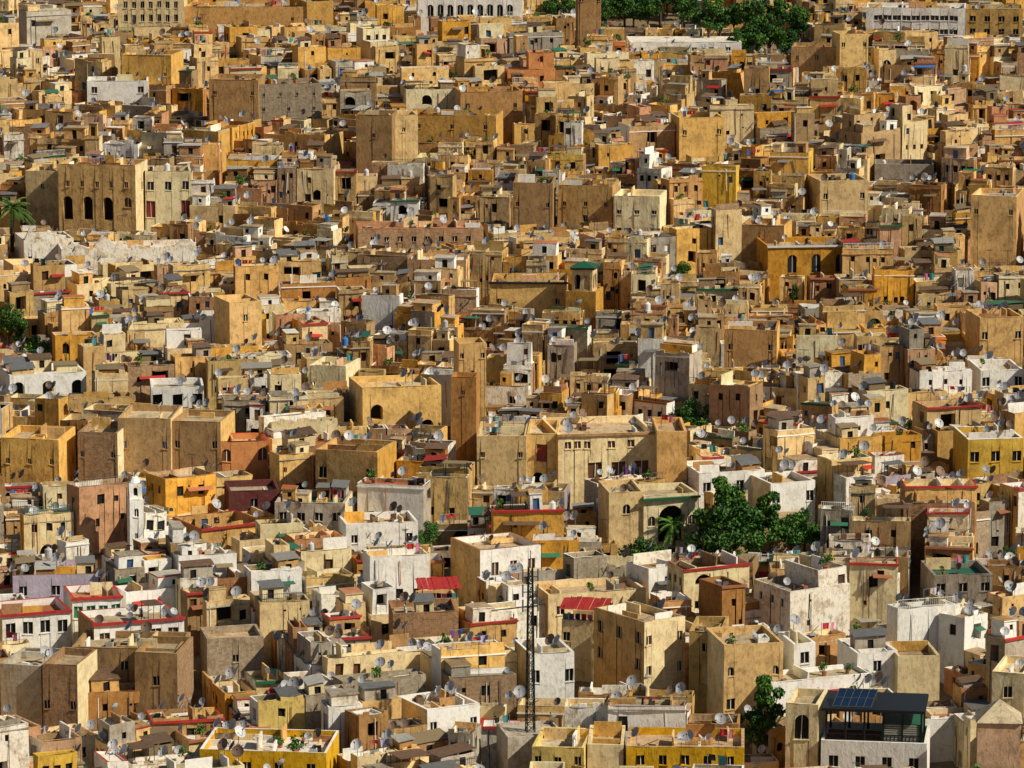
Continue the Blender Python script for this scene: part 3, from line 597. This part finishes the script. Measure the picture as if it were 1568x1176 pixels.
def pavilion(mb,w,d,h):
    z=h-.5
    x0,x1=-w/2+.5,w/2-.6; y0,y1=-d/2+.6,d/2-.6; H=z+3.6
    for i in range(6):
        x=x0+(x1-x0)*i/5
        for y in(y0,y1): mb.rod((x,y,z),(x,y,H),.11,'steel_dark',6)
    mb.box(x0-.5,x1+.4,y0-.5,y1+.4,H,H+.3,'steel_dark',bottom=True)
    for zz in(z+.5,z+1.1): mb.rod((x0,y0,zz),(x1,y0,zz),.05,'steel_dark')
    for i in range(26):
        x=x0+(x1-x0)*i/25; mb.rod((x,y0,z),(x,y0,z+1.1),.025,'steel_dark')
    mb.box((x0+x1)/2+.8,x1-.1,y0+.1,y1-.2,z+.1,z+2.3,'green_paint')
    for i in range(9): mb.box((x0+x1)/2+1.0,x1-.3,y0+.02,y0+.09,z+.25+i*.23,z+.4+i*.23,'tin_pale',bottom=True)
    sx0,sx1=x0+.6,x0+4.6; sy0,sy1=y0-.1,y0+3.4; za,zb=H+.45,H+1.5
    mb.poly([(sx0,sy0,za),(sx1,sy0,za),(sx1+.5,sy1,zb),(sx0+.5,sy1,zb)],'solar_blue')
    for i in range(6):
        x=sx0+(sx1-sx0)*i/5; mb.rod((x,sy0,za+.02),(x+.5,sy1,zb+.02),.03,'steel_grey')
    for k in range(3):
        t=k/2; mb.rod((sx0+.5*t,sy0+(sy1-sy0)*t,za+(zb-za)*t+.02),(sx1+.5*t,sy0+(sy1-sy0)*t,za+(zb-za)*t+.02),.03,'steel_grey')
    for x in(sx0+.7,sx1+.3): mb.rod((x,sy1-.1,H+.3),(x,sy1-.1,zb),.05,'steel_grey')
LM('rooftop_pavilion_house',1258,1418,1136,6.5,8,-8,'white_plaster',1176,f=row(4,1.6,1,1.2),clut=0,extra=pavilion,roof='roof_tile_floor',warp=0)

# --------------------------------------------------------------- trees
def tree_mesh(h,r,n=3000,kind=0,narrow=1.0):
    mb=MB(); th=h*.4
    mb.rod((0,0,-1),(0.1,0,th),.035*h,'bark',7,.022*h)
    blobs=[]
    for i in range(13):
        a=U(0,6.28); rr=r*U(.25,.85)*narrow; zz=th*U(.8,1)+ (h-th)*U(.1,.85); rr*=1-.5*max(0,(zz-th)/(h-th)-.4)
        p=(rr*math.cos(a),rr*math.sin(a),zz); mb.rod((0.05,0,th*U(.6,1)),p,.012*h,'bark',5,.004*h)
        blobs.append((p,r*U(.22,.44)*max(narrow,.6)))
    blobs.append(((0,0,h*.9),r*.33*narrow)); blobs.append(((0,0,h*.65),r*.5*narrow))
    for p,br in blobs:
        mats=random.choice([['leaf_dark','leaf_mid'],['leaf_dark','leaf_mid','leaf_mid'],['leaf_mid','leaf_light','leaf_mid']])
        leafclump(mb,p,br,n//len(blobs),.2,mats,.8)
    return mb.mesh('tree')
TREES=[tree_mesh(7,3.2),tree_mesh(8,3.4),tree_mesh(6,3),tree_mesh(9,2.4,3000,0,.7)]
def tree(u,vb,k=None,s=1.0,vis=None,name='broadleaf_tree',du=18):
    x,y=survey(u,vb,0); k=random.randrange(4) if k is None else k
    obj(name,TREES[k],(x,y,ground(y)),U(0,6),s)
    ZONES.append((x,y,2.2*s,2.2*s,0)); 
    if vis: cap(u-du,u+du,y,vis)
def palm(u,vb,s=1.0,vis=None):
    mb=MB(); h=5.5; mb.rod((0,0,-1),(.2,0,h),.3,'bark',8,.22)
    for i in range(34):
        a=U(0,6.28); L=U(2.3,3.2); e=U(-.3,1.1); pts=[]
        for k in range(7):
            t=k/6; pts.append(Vector((math.cos(a)*L*t*math.cos(e*.6),math.sin(a)*L*t*math.cos(e*.6),h+math.sin(e)*L*t-1.5*t*t)))
        for k in range(6):
            mb.rod(pts[k],pts[k+1],.03,'leaf_light',3)
            sd=Vector((-math.sin(a),math.cos(a),-.35))
            for q in range(4):
                p=pts[k].lerp(pts[k+1],q/4); dirn=(pts[k+1]-pts[k]).normalized()
                for sg in(1,-1):
                    s2=Vector((sd.x*sg,sd.y*sg,-.35)); e2=p+(s2*.5+dirn*.35)*(1-.5*k/6)
                    mb.poly([tuple(p),tuple(p+dirn*.12),tuple(e2)],random.choice(['leaf_dark','leaf_mid','leaf_light']))
    x,y=survey(u,vb,0); obj('palm_tree',mb.mesh('palm_tree'),(x,y,ground(y)),0,s); ZONES.append((x,y,2.5,2.5,0))
    if vis: cap(u-20,u+20,y,vis)
palm(18,385,1.25,352); palm(1030,865,.9,838); palm(1045,850,.8,835)
for (u,vb,s) in [(1100,878,1.2),(1125,855,1.3),(1150,868,1.05),(1180,864,1.05),(1210,860,.95),(1232,852,.85),(1085,855,.75),(1165,840,.9),(1075,872,.6)]: tree(u,vb,None,s,858,du=20)
tree(1105,868,3,1.3,858); tree(980,896,2,.95,866,du=30); tree(1002,890,2,.75,866); tree(955,892,2,.6,866)
tree(1172,1178,3,1.2,1165,du=34); tree(1160,1172,1,.8)
for u in range(930,1230,22):
    for k in range(2): tree(u+U(-8,8),62+k*22+U(-8,8) if u>1080 else 30+k*18+U(-6,4),None,U(.8,1.25),80 if u>1130 else 44)
for u in range(1130,1215,16): tree(u,96,None,U(.8,1.1),84)
for u in(850,865): tree(u,38,None,.9,26)
for (u,vb,s,vis) in[(30,560,.8,540),(55,566,.8,545),(15,540,.9,530),(1060,690,.9,655),(1040,680,.8,650),(655,850,.6,840),(640,856,.5,842),(690,950,.45,930),(1005,745,.6,732),(1540,870,.45,865),(340,700,.3,690),(1215,480,.5,470),(1045,440,.5,430),(1385,690,.5,665)]: tree(u,vb,None,s,vis,du=int(26*s))

# lattice mast
def mast():
    mb=MB(); H=17.5; w=.42
    L=[(-w,-w),(w,-w),(w,w),(-w,w)]
    for p in L: mb.rod((p[0],p[1],0),(p[0]*.5,p[1]*.5,H),.075,'steel_dark')
    n=20
    for i in range(n):
        z0=H*i/n; z1=H*(i+1)/n; a=1-.5*i/n; b=1-.5*(i+1)/n
        for k in range(4):
            p=L[k];q=L[(k+1)%4]
            mb.rod((p[0]*a,p[1]*a,z0),(q[0]*b,q[1]*b,z1),.045,'steel_dark',3); mb.rod((p[0]*a,p[1]*a,z0),(q[0]*a,q[1]*a,z0),.045,'steel_dark',3)
    for z in(H-1,H-2.6,H-4.2): mb.rod((-.8,0,z),(.8,0,z),.06,'steel_dark'); mb.rod((-.8,0,z-.5),(-.8,0,z+.8),.09,'steel_grey',6); mb.rod((.8,0,z-.5),(.8,0,z+.8),.09,'steel_grey',6)
    mb.rod((0,0,H),(0,0,H+1.8),.05,'steel_dark')
    return mb.mesh('lattice_mast')
mx,my=survey(812,1120,7)
mb=MB(); mb.parapet(-3,3,-3,3,-5,7.3,'grey_cement','roof_grey',None,.3,.2,{'f':rwins(6,7,3)}); obj('mast_base_house',mb.mesh('mast_base_house'),(mx,my,ground(my)),.2)
obj('lattice_mast',mast(),(mx,my,ground(my)+7),.2); ZONES.append((mx,my,4,4,.2)); cap(795,832,my,1112)

# --------------------------------------------------------------- fabric of houses
def inzone(x,y):
    for (cx,cy,a,b,r) in ZONES:
        dx,dy=x-cx,y-cy; lx=dx*math.cos(r)+dy*math.sin(r); ly=-dx*math.sin(r)+dy*math.cos(r)
        if abs(lx)<a+.9 and abs(ly)<b+.9: return True
    return False
seeds=[]
SPC=30
for i in range(-5,6):
    for j in range(0,19):
        seeds.append((i*SPC+U(-11,11),385+j*SPC+U(-11,11),math.radians(random.choice([U(-28,-6),U(4,34),U(-12,14),U(6,30)])),G(0,.8)))
def bsp(x0,x1,y0,y1,out,k,lvl=0):
    w,d=x1-x0,y1-y0; mxs=random.choice((4.8,6.2,8,11))*k; mys=random.choice((3.6,4.4,5.2,7))*k
    if w<mxs and d<mys or lvl>10: out.append((x0,x1,y0,y1)); return
    t=U(.34,.66); gap=1.7 if lvl in(2,3) else 0
    if w>d*U(1.2,1.9): c=x0+w*t; bsp(x0,c-gap/2,y0,y1,out,k,lvl+1); bsp(c+gap/2,x1,y0,y1,out,k,lvl+1)
    else: c=y0+d*t; bsp(x0,x1,y0,c-gap/2,out,k,lvl+1); bsp(x0,x1,c+gap/2,y1,out,k,lvl+1)
cnt=0
for si,(sx,sy,sr,sh) in enumerate(seeds):
    lots=[]; bsp(-31,31,-31,31,lots,1.25 if sy<510 else (1.08 if sy<600 else 1.0))
    c,s=math.cos(sr),math.sin(sr)
    for(x0,x1,y0,y1) in lots:
        lx,ly=(x0+x1)/2,(y0+y1)/2; x=sx+lx*c-ly*s; y=sy+lx*s+ly*c
        if abs(x)>.1175*y+12 or y<400 or y>900: continue
        dm=(x-sx)**2+(y-sy)**2
        if any((x-q[0])**2+(y-q[1])**2<dm for q in seeds): continue
        if inzone(x,y) or R()<.035: continue
        w=x1-x0-U(.04,.25); d=y1-y0-U(.04,.25)
        if w<1.8 or d<1.8: continue
        h=min(12,max(2.8,G(5.6+sh+(.6 if y<510 else 0),2.0)))
        hmax=99
        az=x/y; hw=(max(w,d)*.55)/y; z0=ground(y)
        for(a0,a1,yy,tb) in CAPS:
            if y<yy and az+hw>a0 and az-hw<a1:
                hmax=min(hmax,CAMZ-(y-d*.4)*tb-z0)
        if hmax<2.0: 
            continue
        h=min(h,hmax-.1)
        rand_house(x,y,w,d,sr+math.radians(G(0,3)),h,hmax); cnt+=1
print('houses',cnt,'objects',len(bpy.data.objects))

# --------------------------------------------------------------- ground to the horizon
mb=MB(); xs=[-6000,-2500,-1000,-400,-200,-100,0,100,200,400,1000,2500,6000]; ys=[-3000,-800,0,300,450,600,750,900,1000,1300,1800,2600,4000,9000]
def gz(x,y):
    z=ground(max(y,-200)) if y<1000 else ground(1000)+ (y-1000)*.05
    return z-.02
for i in range(len(xs)-1):
    for j in range(len(ys)-1):
        mb.poly([(xs[i],ys[j],gz(xs[i],ys[j])),(xs[i+1],ys[j],gz(xs[i+1],ys[j])),(xs[i+1],ys[j+1],gz(xs[i+1],ys[j+1])),(xs[i],ys[j+1],gz(xs[i],ys[j+1]))],'ground_earth')
obj('ground',mb.mesh('ground'),(0,0,0))

# --------------------------------------------------------------- light, sky, camera
EL=math.radians(41); A=math.radians(68)
sv=Vector((math.sin(A)*math.cos(EL),-math.cos(A)*math.cos(EL),math.sin(EL)))
sd=bpy.data.lights.new('sun','SUN'); sd.energy=5.0; sd.angle=math.radians(.5); sd.color=(1,.92,.76)
so=bpy.data.objects.new('sun',sd); SC.objects.link(so); so.rotation_euler=sv.to_track_quat('Z','Y').to_euler(); so.location=(200,-100,300)
w=bpy.data.worlds.new('World'); bpy.context.scene.world=w; w.use_nodes=True
nt=w.node_tree; sk=nt.nodes.new('ShaderNodeTexSky'); sk.sky_type='NISHITA'; sk.sun_disc=False; sk.sun_elevation=EL
sk.sun_rotation=math.atan2(sv.x,sv.y)
nt.links.new(sk.outputs[0],nt.nodes['Background'].inputs[0]); nt.nodes['Background'].inputs[1].default_value=.05
cd=bpy.data.cameras.new('camera'); cd.sensor_width=36; cd.lens=18/(784/F); cd.clip_end=20000; cd.clip_start=1
co=bpy.data.objects.new('camera',cd); SC.objects.link(co); co.location=(0,0,CAMZ); co.rotation_euler=(math.radians(90)-PITCH,0,0)
sc=bpy.context.scene; sc.camera=co
sc.view_settings.view_transform='Standard'; sc.view_settings.look='None'; sc.view_settings.exposure=0
